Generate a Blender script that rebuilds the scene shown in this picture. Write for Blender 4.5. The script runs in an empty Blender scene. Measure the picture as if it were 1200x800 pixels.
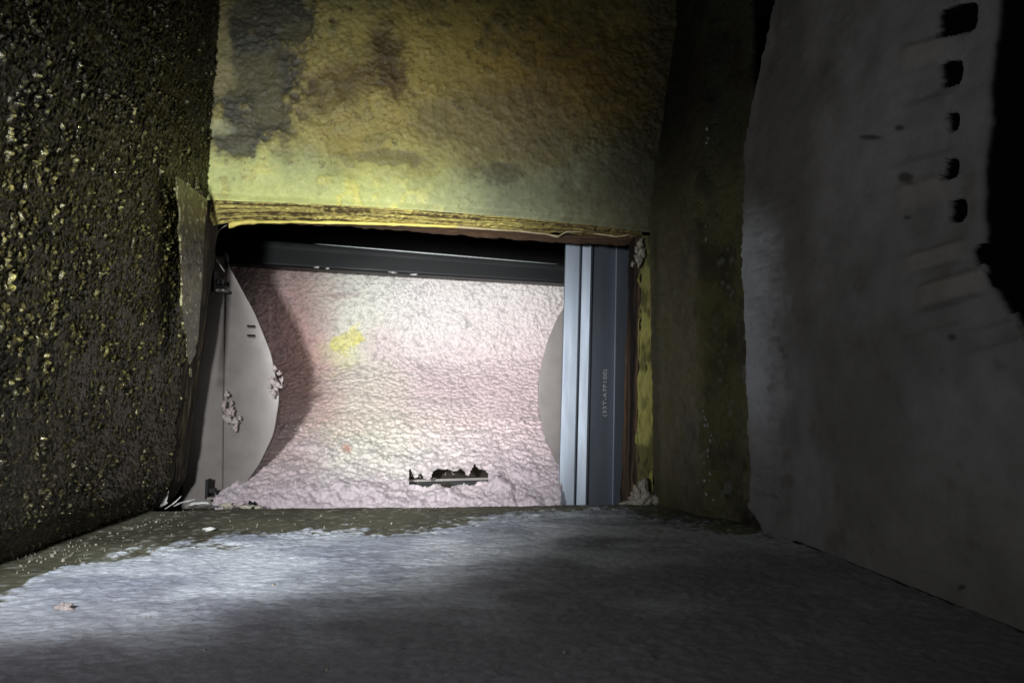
import bpy, math, random
import numpy as np
from mathutils import Vector, Euler, noise as mnoise

random.seed(7)
S = bpy.context.scene
COL = S.collection

# ------------------------------------------------------------------ camera
PITCH, YAW = math.radians(4.682), math.radians(-4.866)
cam_d = bpy.data.cameras.new('camera'); cam_d.lens = 26; cam_d.sensor_width = 36
cam_d.clip_start = 0.01; cam_d.clip_end = 50
cam = bpy.data.objects.new('camera', cam_d); COL.objects.link(cam)
cam.rotation_euler = (math.pi/2 + PITCH, 0, YAW); S.camera = cam
RM = np.array(Euler((math.pi/2 + PITCH, 0, YAW)).to_matrix())
F = 866.67

# ------------------------------------------------------------------ world, lamps, exposure
W = bpy.data.worlds.new('World'); S.world = W; W.use_nodes = True
W.node_tree.nodes['Background'].inputs[0].default_value = (0.5, 0.55, 0.6, 1)
W.node_tree.nodes['Background'].inputs[1].default_value = 0.001
S.view_settings.view_transform = 'Standard'; S.view_settings.look = 'None'
S.view_settings.exposure = 0.0; S.view_settings.gamma = 1.0
S.cycles.max_bounces = 6

def aim(o, target):
    o.rotation_euler = (Vector(target) - o.location).to_track_quat('-Z', 'Y').to_euler()

ld = bpy.data.lights.new('torch_light', 'SPOT'); ld.energy = 40; ld.color = (0.97, 0.99, 1.0)
ld.spot_size = math.radians(63); ld.spot_blend = 0.85; ld.shadow_soft_size = 0.03
torch = bpy.data.objects.new('torch_light', ld); COL.objects.link(torch)
torch.location = (-0.27, 0.06, 0.085); aim(torch, (-0.17, 1.45, 0.05))
# narrow bright centre of the same torch beam
ld2 = bpy.data.lights.new('torch_beam_centre', 'SPOT'); ld2.energy = 62; ld2.color = (0.98, 0.99, 1.0)
ld2.spot_size = math.radians(29); ld2.spot_blend = 1.0; ld2.shadow_soft_size = 0.03
torch2 = bpy.data.objects.new('torch_beam_centre', ld2); COL.objects.link(torch2)
torch2.location = (-0.27, 0.06, 0.085); aim(torch2, (0.02, 1.45, 0.075))
# weak fill lamp added near the camera to lift the dark parts
ld3 = bpy.data.lights.new('fill_point', 'POINT'); ld3.energy = 0.5; ld3.color = (1.0, 0.98, 0.98)
ld3.shadow_soft_size = 0.05
spill = bpy.data.objects.new('fill_point', ld3); COL.objects.link(spill); spill.location = (0.03, -0.05, 0.06)

ld4 = bpy.data.lights.new('fill_spot', 'SPOT'); ld4.energy = 30; ld4.color = (1.0, 0.97, 0.95)  # fill spot added at the camera to brighten the shadow on the wool
ld4.spot_size = math.radians(34); ld4.spot_blend = 1.0; ld4.shadow_soft_size = 0.02
fl = bpy.data.objects.new('fill_spot', ld4); COL.objects.link(fl); fl.location = (0.0, 0.0, 0.02); aim(fl, (-0.06, 1.45, 0.0))

ld5 = bpy.data.lights.new('torch_spill', 'SPOT'); ld5.energy = 2.4; ld5.color = (0.95, 0.98, 1.0)
ld5.spot_size = math.radians(120); ld5.spot_blend = 0.6; ld5.shadow_soft_size = 0.012
t5 = bpy.data.objects.new('torch_spill', ld5); COL.objects.link(t5); t5.location = (-0.27, 0.06, 0.085); aim(t5, (0.0, 1.0, 0.1))

# ------------------------------------------------------------------ helpers
def ray(px, py):
    v = np.array([(px-600)/F, (400-py)/F, -1.0]); return RM @ v
def on_y(px, py, Y):
    d = ray(px, py); return d * (Y/d[1])
def on_x(px, py, X):
    d = ray(px, py); return d * (X/d[0])
def on_z(px, py, Z):
    d = ray(px, py); return d * (Z/d[2])
def pix(P):
    c = P @ RM
    z = np.minimum(c[..., 2], -1e-3)
    return 600 - F*c[..., 0]/z, 400 + F*c[..., 1]/z

def lin(c):
    c = np.asarray(c, float)/255.0
    return np.where(c <= 0.04045, c/12.92, ((c+0.055)/1.055)**2.4)
def sm(a, b, x):
    t = np.clip((x-a)/(b-a), 0, 1); return t*t*(3-2*t)
def mix(a, b, t):
    return a*(1-t[..., None]) + b*t[..., None]

def hsh(i, j, k, s):
    h = (i.astype(np.uint64)*np.uint64(73856093)) ^ (j.astype(np.uint64)*np.uint64(19349663)) ^ (k.astype(np.uint64)*np.uint64(83492791)) ^ np.uint64(s*2654435761 & 0xffffffff)
    h = (h ^ (h >> np.uint64(13)))*np.uint64(1274126177); h &= np.uint64(0xffffffff)
    h = (h ^ (h >> np.uint64(16)))*np.uint64(2246822519); h &= np.uint64(0xffffffff)
    h = h ^ (h >> np.uint64(15))
    return (h & np.uint64(0xffffff)).astype(float)/float(0xffffff)
def vn(p, s=0):
    p = p + 1000.0
    i = np.floor(p).astype(np.int64); f = p-i; f = f*f*f*(f*(f*6-15)+10)
    r = 0
    for a in (0, 1):
        for b in (0, 1):
            for c in (0, 1):
                w = (f[..., 0] if a else 1-f[..., 0])*(f[..., 1] if b else 1-f[..., 1])*(f[..., 2] if c else 1-f[..., 2])
                r = r + w*hsh(i[..., 0]+a, i[..., 1]+b, i[..., 2]+c, s)
    return r*2-1
def fbm(p, o=4, s=0, g=0.5):
    r = 0; a = 1; t = 0
    for k in range(o):
        r = r + a*vn(p*2**k + 17.3*k, s+k); t += a; a *= g
    return r/t
def worley(p, s=0):
    p = p + 1000.0
    i = np.floor(p).astype(np.int64); f = p-i
    d1 = np.full(p.shape[:-1], 9.0)
    for a in (-1, 0, 1):
        for b in (-1, 0, 1):
            for c in (-1, 0, 1):
                q = i + np.array([a, b, c])
                ox = hsh(q[..., 0], q[..., 1], q[..., 2], s)+a; oy = hsh(q[..., 0], q[..., 1], q[..., 2], s+1)+b; oz = hsh(q[..., 0], q[..., 1], q[..., 2], s+2)+c
                d = (ox-f[..., 0])**2+(oy-f[..., 1])**2+(oz-f[..., 2])**2
                d1 = np.minimum(d1, d)
    return np.sqrt(d1)
def el(PX, PY, cx, cy, rx, ry, soft=0.35, n=0):
    d = np.sqrt(((PX-cx)/rx)**2+((PY-cy)/ry)**2)+n
    return 1-sm(1-soft, 1+soft, d)

# ------------------------------------------------------------------ materials
def mat(name, rough=0.7, metal=0.0, spec=0.4, color=None, bumps=(), var=0.12, var_scale=60, rough_var=0.0, sheen=0, stretch=(1, 1, 1), emit=None):
    m = bpy.data.materials.new(name); m.use_nodes = True
    if name == 'black_mastic':
        pass
    nt = m.node_tree; N = nt.nodes; L = nt.links
    b = N['Principled BSDF']; b.inputs['Roughness'].default_value = rough; b.inputs['Metallic'].default_value = metal
    b.inputs['Specular IOR Level'].default_value = spec
    if sheen: b.inputs['Sheen Weight'].default_value = sheen
    tc = N.new('ShaderNodeTexCoord'); mp = N.new('ShaderNodeMapping'); mp.inputs['Scale'].default_value = stretch
    L.new(tc.outputs['Object'], mp.inputs[0])
    if color is None:
        a = N.new('ShaderNodeAttribute'); a.attribute_name = 'Col'; csrc = a.outputs['Color']
    else:
        a = N.new('ShaderNodeRGB'); a.outputs[0].default_value = (*lin(color), 1); csrc = a.outputs[0]
    n = N.new('ShaderNodeTexNoise'); n.inputs['Scale'].default_value = var_scale; n.inputs['Detail'].default_value = 8
    n.inputs['Roughness'].default_value = 0.7
    L.new(mp.outputs[0], n.inputs['Vector'])
    mr = N.new('ShaderNodeMapRange'); mr.inputs['From Min'].default_value = 0.25; mr.inputs['From Max'].default_value = 0.75
    mr.inputs['To Min'].default_value = 1-var; mr.inputs['To Max'].default_value = 1+var
    L.new(n.outputs[0], mr.inputs[0])
    mx = N.new('ShaderNodeVectorMath'); mx.operation = 'SCALE'
    L.new(csrc, mx.inputs[0]); L.new(mr.outputs[0], mx.inputs['Scale']); L.new(mx.outputs[0], b.inputs['Base Color'])
    if rough_var:
        m2 = N.new('ShaderNodeMapRange'); m2.inputs['From Min'].default_value = 0.3; m2.inputs['From Max'].default_value = 0.7
        m2.inputs['To Min'].default_value = rough-rough_var; m2.inputs['To Max'].default_value = rough+rough_var
        n2 = N.new('ShaderNodeTexNoise'); n2.inputs['Scale'].default_value = var_scale*0.6; n2.inputs['Detail'].default_value = 5
        L.new(mp.outputs[0], n2.inputs['Vector']); L.new(n2.outputs[0], m2.inputs[0]); L.new(m2.outputs[0], b.inputs['Roughness'])
    prev = None
    for (sc, st, dist) in bumps:
        nn = N.new('ShaderNodeTexNoise'); nn.inputs['Scale'].default_value = sc; nn.inputs['Detail'].default_value = 6
        nn.inputs['Roughness'].default_value = 0.65
        L.new(mp.outputs[0], nn.inputs['Vector'])
        bp = N.new('ShaderNodeBump'); bp.inputs['Strength'].default_value = st; bp.inputs['Distance'].default_value = dist
        L.new(nn.outputs[0], bp.inputs['Height'])
        if prev: L.new(prev.outputs[0], bp.inputs['Normal'])
        prev = bp
    if prev: L.new(prev.outputs[0], b.inputs['Normal'])
    return m

M_liner = mat('stained_liner', 0.62, 0, 0.45, bumps=((260, 0.6, 0.0015), (900, 0.4, 0.0006)), var=0.22, var_scale=120, rough_var=0.15)
M_edge = mat('layered_board_edge', 0.75, 0, 0.3, bumps=((400, 0.8, 0.0015),), var=0.3, var_scale=250, stretch=(0.25, 1, 1))
M_edgev = mat('layered_board_edge_upright', 0.75, 0, 0.3, bumps=((400, 0.7, 0.0012),), var=0.3, var_scale=250, stretch=(1, 1, 0.25))
M_mastic = mat('black_mastic', 0.2, 0, 1.0, bumps=((260, 0.6, 0.003),), var=0.4, var_scale=90, rough_var=0.14)
_b = M_mastic.node_tree.nodes['Principled BSDF']; _b.inputs['Specular Tint'].default_value = (1.0, 0.96, 0.74, 1)
M_floor = mat('dusty_floor', 0.74, 0, 0.3, bumps=((260, 0.6, 0.0015), (1100, 0.7, 0.0007)), var=0.24, var_scale=170, rough_var=0.12)
M_wool = mat('wool_insulation', 0.95, 0, 0.15, bumps=((230, 1.0, 0.004), (800, 0.8, 0.0015)), var=0.14, var_scale=150, sheen=0.2)
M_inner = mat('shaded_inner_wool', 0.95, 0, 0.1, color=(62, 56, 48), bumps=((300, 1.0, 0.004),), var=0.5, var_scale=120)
M_fibre = mat('wool_fibre', 0.9, 0, 0.2, color=(215, 205, 203))
M_tuft = mat('dusty_tuft', 0.95, 0, 0.1, color=(158, 148, 146), bumps=((500, 1.0, 0.002),), var=0.3, var_scale=200)
M_galv = mat('galvanised_steel', 0.5, 0.45, 0.5, color=(126, 135, 147), bumps=((40, 0.05, 0.001), (300, 0.12, 0.0003)), var=0.13, var_scale=45, rough_var=0.06, stretch=(3, 3, 0.3))
M_dark = mat('dark_steel', 0.5, 0.0, 0.2, color=(15, 18, 19), bumps=((60, 0.06, 0.001),), var=0.15, var_scale=60, rough_var=0.08, stretch=(0.2, 1, 1))
M_edgesteel = mat('edge_highlight_steel', 0.35, 0.3, 0.6, color=(140, 146, 146), bumps=((120, 0.4, 0.001),), var=0.3, var_scale=90)  # bright steel for the highlight along the beam lip
M_grey = mat('grey_sheet', 0.5, 0.15, 0.4, color=(112, 107, 104), bumps=((25, 0.1, 0.002), (500, 0.15, 0.0003)), var=0.16, var_scale=35, rough_var=0.1)
M_panel = mat('grey_plaster_panel', 0.8, 0, 0.3, bumps=((55, 0.35, 0.0035), (300, 0.35, 0.0012)), var=0.2, var_scale=22)
M_void = mat('cavity_black', 0.9, 0, 0.2, color=(24, 23, 22))
M_paper = mat('torn_paper', 0.7, 0, 0.3, color=(190, 176, 120), bumps=((300, 0.4, 0.001),), var=0.35, var_scale=90)
M_white = mat('pale_crumb', 0.7, 0, 0.4, color=(185, 186, 184), bumps=((300, 0.6, 0.002),), var=0.3, var_scale=120)
M_caulk = mat('grey_caulk', 0.5, 0, 0.5, color=(140, 135, 122), bumps=((200, 0.5, 0.002),), var=0.25, var_scale=90)
M_print = mat('pale_print', 0.8, 0, 0.2, color=(190, 196, 200))

# ------------------------------------------------------------------ object builders
def tag(o, label=None, cat=None, group=None, kind=None):
    if label: o['label'] = label
    if cat: o['category'] = cat
    if group: o['group'] = group
    if kind: o['kind'] = kind
    return o
def empty(name, loc, **k):
    o = bpy.data.objects.new(name, None); COL.objects.link(o); o.location = Vector(loc); o.empty_display_size = 0.02
    return tag(o, **k)
def link(name, me, m, parent=None):
    o = bpy.data.objects.new(name, me); COL.objects.link(o)
    if m: me.materials.append(m)
    if parent:
        o.parent = parent; o.matrix_parent_inverse = __import__('mathutils').Matrix.Translation(-parent.location)
    return o
def raw(name, V, Fc, m, parent=None, smooth=True):
    me = bpy.data.meshes.new(name); me.from_pydata([tuple(v) for v in V], [], Fc); me.update()
    if smooth: me.polygons.foreach_set('use_smooth', [True]*len(me.polygons))
    return link(name, me, m, parent)
def sheet(name, P, m, parent=None, col=None, keep=None, thick=0, flip=False, off=-1):
    n, k = P.shape[:2]
    idx = np.arange(n*k).reshape(n, k)
    q = np.stack([idx[:-1, :-1], idx[1:, :-1], idx[1:, 1:], idx[:-1, 1:]], -1)
    if flip: q = q[..., ::-1]
    if keep is not None: q = q[keep]
    q = q.reshape(-1, 4)
    used = np.zeros(n*k, bool); used[q.ravel()] = True
    remap = np.cumsum(used)-1
    V = P.reshape(-1, 3)[used]; q = remap[q]
    me = bpy.data.meshes.new(name)
    me.vertices.add(len(V)); me.vertices.foreach_set('co', V.astype(np.float32).ravel())
    me.loops.add(len(q)*4); me.loops.foreach_set('vertex_index', q.ravel().astype(np.int32))
    me.polygons.add(len(q)); me.polygons.foreach_set('loop_start', np.arange(0, len(q)*4, 4, dtype=np.int32))
    me.polygons.foreach_set('loop_total', np.full(len(q), 4, np.int32))
    me.update(calc_edges=True); me.polygons.foreach_set('use_smooth', np.ones(len(q), bool))
    if col is not None:
        C = np.ones((len(V), 4), np.float32); C[:, :3] = col.reshape(-1, 3)[used]
        a = me.color_attributes.new('Col', 'FLOAT_COLOR', 'POINT'); a.data.foreach_set('color', C.ravel())
    o = link(name, me, m, parent)
    if thick:
        md = o.modifiers.new('thickness', 'SOLIDIFY'); md.thickness = thick; md.offset = off
    return o
def gridP(us, vs, f):
    U, Vv = np.meshgrid(us, vs, indexing='ij'); return f(U, Vv)
def tube(name, pts, r, m, parent=None, n=8, radii=None):
    V = []; Fc = []; pts = [Vector(p) for p in pts]
    for i, p in enumerate(pts):
        t = (pts[min(i+1, len(pts)-1)]-pts[max(i-1, 0)]).normalized()
        a = t.cross(Vector((0, 1, 0)) if abs(t.y) < 0.9 else Vector((1, 0, 0))).normalized(); b = t.cross(a)
        rr = radii[i] if radii else r
        for k in range(n):
            w = 2*math.pi*k/n; V.append(p+(a*math.cos(w)+b*math.sin(w))*rr)
    for i in range(len(pts)-1):
        for k in range(n):
            Fc.append((i*n+k, i*n+(k+1) % n, (i+1)*n+(k+1) % n, (i+1)*n+k))
    Fc.append(tuple(range(n))[::-1]); Fc.append(tuple(range((len(pts)-1)*n, len(pts)*n)))
    return raw(name, V, Fc, m, parent)
def crumb(name, loc, size, m, parent=None, seed=0, sub=3, rough=0.45, sc=(1, 1, 1), rotz=0.0, roty=0.0, tagkw=None):
    import bmesh
    bm = bmesh.new(); bmesh.ops.create_icosphere(bm, subdivisions=sub, radius=1.0)
    for v in bm.verts:
        d = v.co.copy()
        k = 1 + rough*mnoise.fractal(d*1.3+Vector((seed*3.1, 0, 0)), 1.0, 2.0, 4)*1.6
        v.co = Vector((d.x*sc[0], d.y*sc[1], d.z*sc[2]))*k*size
    me = bpy.data.meshes.new(name); bm.to_mesh(me); bm.free()
    me.polygons.foreach_set('use_smooth', [True]*len(me.polygons))
    o = link(name, me, m, parent); o.location = Vector(loc) ; o.rotation_euler = (0, roty, rotz)
    if tagkw: tag(o, **tagkw)
    return o

ZF = -0.137          # floor level below the lens
TOP = 0.78

# ------------------------------------------------------------------ floor
def build_floor():
    xs = np.linspace(-0.42, 0.36, 420); ys = np.concatenate([np.linspace(-0.1, 0.35, 40)[:-1], np.linspace(0.35, 1.004, 440)])
    P = gridP(xs, ys, lambda X, Y: np.stack([X, Y, np.full_like(X, ZF)], -1))
    PX, PY = pix(P)
    n1 = fbm(P*[14, 14, 1], 5, 3); n2 = fbm(P*[95, 120, 1], 5, 9, 0.65); n3 = fbm(P*[16, 34, 1]+5, 5, 21)
    bx = [-50, 0, 40, 75, 130, 200, 300, 425, 440, 600, 690, 730, 760, 820, 900, 1300]
    by = [720, 700, 683, 665, 650, 640, 630, 622, 632, 606, 599, 600, 612, 616, 625, 690]
    edge = np.interp(PX, bx, by)
    d = PY-edge + n2*11 + n1*7 + n3*9 + 7*fbm(P*[120, 300, 1], 3, 333)
    cover = sm(-2.5, 6, d)
    patch = sm(0.36, 0.5, n1*0.5+n3*0.6+n2*0.3)*sm(34, 2, d)
    cover = cover*(1-0.75*patch)
    cover[PY < 380] = 1
    dirt = mix(np.broadcast_to(lin((98, 98, 82)), P.shape), lin((72, 70, 58)), sm(-0.3, 0.5, n1))
    dirt = mix(dirt, lin((150, 150, 140)), sm(0.45, 0.7, vn(P*[160, 160, 1], 40))*0.6)
    coat = mix(np.broadcast_to(lin((206, 213, 224)), P.shape), lin((158, 166, 182)), sm(-0.4, 0.5, n1+0.5*n3))
    coat = mix(coat, lin((120, 110, 124)), sm(650, 790, PY+n1*40)*0.55)  # darker near side and right: fading torch light put into the coat
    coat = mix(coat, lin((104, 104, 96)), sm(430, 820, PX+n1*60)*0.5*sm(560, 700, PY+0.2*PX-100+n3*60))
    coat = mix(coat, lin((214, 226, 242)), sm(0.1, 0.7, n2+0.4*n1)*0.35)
    coat = mix(coat, lin((98, 93, 98)), np.maximum(sm(660, 780, PY+0.12*(PX-300)+n1*50+n3*20), sm(560, 860, PX+n1*60+n3*30)*sm(615, 690, PY+n1*20))*0.72)  # edge of the torch cone on the floor, put into the colour
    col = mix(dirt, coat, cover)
    P = P.copy()
    P[..., 2] += 0.0016*cover + n2*0.0009 + n1*0.0018 + 0.0007*fbm(P*[220, 220, 1], 3, 5) + cover*0.0006*n3
    # settle the sill to a soft, broken back edge
    e = sm(0.985, 1.004, P[..., 1]); P[..., 2] -= e*0.0035*(1+n2)
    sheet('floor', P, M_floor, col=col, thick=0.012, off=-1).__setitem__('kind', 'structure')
build_floor()
o = bpy.data.objects['floor']; o['label'] = 'pale dusty floor of the shaft with a bare dirty strip at the sill'

# ------------------------------------------------------------------ left wall
def xleft(z):
    return np.interp(z, [-0.20, -0.137, -0.103, 0.29, 0.543, 0.9], [-0.384, -0.381, -0.362, -0.326, -0.318, -0.305])
def build_left():
    root = empty('coated_wall', (-0.37, 0.6, ZF), label='black lumpy glossy mastic coated wall left of the opening', cat='wall')
    ys = np.concatenate([np.linspace(0.0, 0.53, 80)[:-1], np.linspace(0.53, 1.0, 500)]); zs = np.concatenate([np.linspace(ZF-0.004, 0.57, 680)[:-1], np.linspace(0.57, TOP, 60)])
    P = gridP(ys, zs, lambda Y, Z: np.stack([xleft(Z), Y, Z], -1))
    PX, PY = pix(P)
    q = P*[1, 1.0, 0.55]
    wp = np.stack([fbm(P*70, 3, 2), fbm(P*70, 3, 102), fbm(P*70, 3, 202)], -1)
    big = fbm(P*22, 4, 8)
    g1 = fbm(P*[230, 230, 140]+1.0*wp, 3, 500); g2 = fbm(P*[520, 520, 320]+1.2*wp, 3, 520)
    lump = 1-worley(q*[150, 150, 150]+1.8*wp, 11)
    pk = 0.45+0.55*sm(-0.35, 0.3, fbm(P*[55, 55, 35], 3, 14))
    bl = sm(0.0, 0.55, g1); tip = sm(0.24, 0.46, g2)*(0.3+0.7*bl)*pk
    P2 = P.copy()
    h = 0.0030*bl*pk + 0.0018*sm(-0.1, 0.5, g2)*pk + 0.0012*lump + 0.0028*big + 0.0012*fbm(P*230, 3, 6) + 0.0012*tip
    # drip ridges
    h += 0.003*sm(0.5, 0.8, fbm(P*[60, 60, 7], 3, 77))
    P2[..., 0] += h
    col = mix(np.broadcast_to(lin((38, 35, 22)), P.shape), lin((20, 18, 13)), sm(-0.4, 0.4, big))
    col = mix(col, lin((96, 90, 46)), 0.4*pk*bl*sm(130, 260, PY)*sm(520, 400, PY))
    col = mix(col, lin((36, 36, 36)), sm(220, 60, PY)*0.6)
    col = mix(col, lin((38, 31, 24)), sm(420, 560, PY)*0.6)
    col = mix(col, lin((186, 178, 104)), tip*0.6*(0.4+0.6*sm(560, 330, PY))*(0.4+0.6*sm(60, 200, PY)))  # glints on the lump tips put into the colour
    sheet('mastic_coat', P2, M_mastic, root, col=col, flip=True)
    # board body behind the coat
    V = []
    for z in (ZF-0.01, -0.103, 0.29, 0.543, TOP):
        x = float(xleft(z))-0.003
        V += [(x, 0, z), (x, 1.001, z), (x-0.03, 1.001, z), (x-0.03, 0, z)]
    Fc = []
    for i in range(4):
        for k in range(4):
            a = i*4+k; b = i*4+(k+1) % 4; Fc.append((a, b, b+4, a+4))
    Fc += [(0, 3, 2, 1), (16, 17, 18, 19)]
    raw('backing_board', V, Fc, M_void, root, smooth=False)
    # peeled flap beside the opening
    us = np.linspace(0, 1, 46); vs = np.linspace(0, 1, 190)
    tl, tr = on_y(204, 206, 0.86), on_y(240, 234, 0.972); bl, br = on_y(214, 440, 0.945), on_y(227, 445, 0.985)
    def fp(U, Vv):
        top = tl[None, None]*(1-U[..., None])+tr[None, None]*U[..., None]; bot = bl[None, None]*(1-U[..., None])+br[None, None]*U[..., None]
        return top*(1-Vv[..., None])+bot*Vv[..., None]
    FP = gridP(us, vs, fp); l = 0.45*(1-worley(FP*[120, 120, 90], 55))
    FP2 = FP + np.stack([0.003*l, -0.006*l-0.003*fbm(FP*40, 3, 3), 0*l], -1)
    U, Vv = np.meshgrid(us, vs, indexing='ij')
    colf = mix(np.broadcast_to(lin((86, 82, 52)), FP.shape), lin((50, 46, 33)), sm(-0.3, 0.3, fbm(FP*70, 3, 1)))
    colf = mix(colf, lin((200, 196, 150)), sm(0.5, 0.62, vn(FP*220, 14))*0.7)
    keep = np.ones((45, 189), bool)
    fn = fbm(FP*60, 3, 70)[:-1, :-1]
    Uc, Vc = U[:-1, :-1], Vv[:-1, :-1]
    keep &= Vc < 0.97-0.45*np.abs(Uc-0.55)+0.1*fn
    keep &= Uc > 0.04+0.12*fn*0.5
    sheet('peeled_flap', FP2, M_mastic, root, col=colf, keep=keep, thick=0.0025).__setitem__('label', 'ragged peeled flap of coating beside the opening')
    # cut side of the opening, left
    ys = np.linspace(0.998, 1.05, 40); zs = np.linspace(ZF+0.001, 0.275, 260)
    P = gridP(ys, zs, lambda Y, Z: np.stack([xleft(Z)-0.002+0.10*(Y-1.0), Y, Z], -1))
    lay = fbm(P*[20, 260, 20], 3, 5)
    P[..., 0] += 0.0016*lay+0.001*fbm(P*90, 3, 3)
    col = mix(np.broadcast_to(lin((66, 58, 40)), P.shape), lin((32, 27, 20)), sm(-0.2, 0.3, lay))
    sheet('side_edge', P, M_edgev, root, col=col, flip=True, thick=0.004)
    # hanging shreds near the top back corner
    for i, (px, py, s) in enumerate([(247, 28, 1.0), (244, 48, 0.8), (251, 10, 0.7)]):
        p = on_y(px, py, 0.985)
        crumb('paint_shred', (0, 0, 0), 0.006*s, M_white, root, seed=40+i, sub=2, sc=(0.35, 0.4, 1.3), rough=0.6).location = Vector(p)
    return root
left = build_left()

# ------------------------------------------------------------------ back wall (above and right of the opening)
YB = 1.0
def ztopedge(X):   # lower front edge of the board over the opening
    a = [on_y(px, py, YB) for px, py in ((235, 233), (300, 236), (400, 240), (500, 246), (600, 254), (700, 264), (745, 270), (775, 272))]
    return np.interp(X, [p[0] for p in a], [p[2] for p in a])
def build_back():
    root = empty('lined_wall', (0, YB, 0.27), label='stained yellow brown lined wall above and right of the square opening', cat='wall')
    x0 = -0.345; x1 = on_y(772, 400, YB)[0]
    us = np.linspace(0, 1, 640); vs = np.linspace(0, 1, 480)
    def f(U, Vv):
        zb0 = 0.26+(TOP-0.26)*Vv; U = x0+(x1+0.046*np.clip((zb0-0.26)/0.28, 0, 1)-x0)*U
        zb = ztopedge(U); return np.stack([U, np.full_like(U, YB), zb+(TOP-zb)*Vv], -1)
    P = gridP(us, vs, f); PX, PY = pix(P)
    n1 = fbm(P*9, 5, 1); n2 = fbm(P*28, 5, 2); n3 = fbm(P*80, 4, 3); n4 = fbm(P*200, 3, 4)
    D = lambda *c: lin(c)
    col = np.broadcast_to(D(128, 126, 78), P.shape)
    col = mix(col, D(140, 126, 74), sm(-0.3, 0.4, n2))
    n0 = fbm(P*5, 6, 91, 0.65); wob = 0.35*n1+0.34*n2+0.28*n3+0.12*n4+0.35*n0
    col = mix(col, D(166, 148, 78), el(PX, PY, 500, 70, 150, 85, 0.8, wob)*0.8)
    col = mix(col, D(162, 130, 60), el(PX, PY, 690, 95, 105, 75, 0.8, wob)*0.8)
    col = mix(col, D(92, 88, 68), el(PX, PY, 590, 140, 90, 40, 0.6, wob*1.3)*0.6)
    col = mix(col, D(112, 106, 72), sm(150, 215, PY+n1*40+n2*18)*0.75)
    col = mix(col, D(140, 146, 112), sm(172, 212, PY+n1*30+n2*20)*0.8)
    col = mix(col, D(206, 212, 124), sm(150, 225, PY+n2*25+n3*10)*sm(600, 330, PX+n1*90)*0.6)  # torch glow at lower left put into the colour
    col = mix(col, D(90, 84, 60), sm(0.0, 0.35, n0+0.4*n3)*0.55)
    col = mix(col, D(172, 166, 98), sm(0.05, 0.4, n3*0.8+n2*0.5)*sm(560, 380, PX)*0.35)
    tide = np.exp(-((n0+0.25*n3-0.10)/0.018)**2)+0.8*np.exp(-((n1+0.3*n3+0.16)/0.02)**2)
    col = mix(col, D(78, 64, 38), np.clip(tide, 0, 1)*0.5*sm(235, 190, PY))
    # charcoal stain, upper left
    st = el(PX, PY, 275, 75, 78, 92, 0.3, wob*1.1+0.08*n3)
    st = np.maximum(st, el(PX, PY, 330, 20, 62, 40, 0.14, wob*1.2))
    st = np.maximum(st, el(PX, PY, 276, 160, 36, 26, 0.16, wob))
    col = mix(col, D(64, 62, 52), st*(0.8+0.2*sm(-0.3, 0.3, n2)))
    col = mix(col, D(140, 132, 92), el(PX, PY, 256, 60, 16, 60, 0.4, wob)*0.8)
    col = mix(col, D(150, 150, 112), el(PX, PY, 250, 148, 22, 12, 0.3, wob)*0.7)
    col = mix(col, D(70, 56, 36), el(PX, PY, 452, 70, 22, 50, 0.5, wob*1.4)*0.85)
    col = mix(col, D(78, 62, 40), el(PX, PY, 415, 92, 50, 20, 0.5, wob*1.4)*0.7)
    col = mix(col, D(84, 72, 46), el(PX, PY, 385, 120, 40, 14, 0.5, wob*1.4)*0.55)
    col = mix(col, D(140, 122, 58), el(PX, PY, 405, 172, 28, 10, 0.6, wob)*0.4)
    col = mix(col, D(66, 60, 44), el(PX, PY, 588, 203, 20, 9, 0.4, wob*2.0)*0.6)
    col = mix(col, D(74, 66, 44), el(PX, PY, 455, 183, 26, 8, 0.3, wob*1.5)*0.5)
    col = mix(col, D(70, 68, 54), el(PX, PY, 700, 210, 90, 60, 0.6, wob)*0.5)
    col = mix(col, D(60, 57, 42), sm(660, 790, PX+n1*60)*0.8)  # grime towards the right, with the torch fall-off put into the colour
    # yellow crust near the cut edge
    cr = sm(0.05, 0.28, n3*0.7+n2*0.5)*sm(188, 232, PY+n2*14)*sm(560, 380, PX)
    col = mix(col, D(200, 194, 104), cr*0.9)
    cr2 = sm(0.25, 0.42, n4*0.4+n3*0.6+n2*0.2)*sm(185, 210, PY)*sm(600, 420, PX)
    col = mix(col, D(206, 204, 132), cr2*0.7)
    col = mix(col, D(40, 36, 28), sm(0.38, 0.5, n3*0.6+n4*0.5)*0.4)
    wr = (0.25+0.75*sm(230, 150, PY+n1*30))
    h = wr*(0.0022*sm(-0.3, 0.3, n2+n1)*(1-worley(P*[120, 120, 150]+0.8*n2[..., None], 3)) + 0.0022*n3*0.9 + 0.0008*n4) + 0.0022*n2*0.6+0.006*n1*0.4
    h += -0.0015*st+cr*0.001
    P2 = P.copy(); P2[..., 1] -= h*1.25
    P2[..., 1] += 0.006*sm(0.02, 0.0, np.meshgrid(us, vs, indexing='ij')[1])
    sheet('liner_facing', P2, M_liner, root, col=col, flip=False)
    # --- cut edge over the opening: layered board
    us = np.linspace(-0.318, on_y(752, 272, 1.0)[0], 560); vs = np.linspace(0, 1, 90)
    back = [on_y(px, py, 1.034) for px, py in ((225, 268), (262, 262), (300, 258), (400, 260), (500, 265), (600, 270), (700, 276), (752, 279), (775, 281))]
    def fe(U, Vv):
        zb = ztopedge(U)-0.0005; z2 = np.interp(U*1.034, [p[0] for p in back], [p[2] for p in back])
        bul = 4*Vv*(1-Vv)
        return np.stack([U*(1+0.034*Vv), 1.001+0.033*Vv-0.004*bul, zb+(z2-zb)*Vv], -1)
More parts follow.
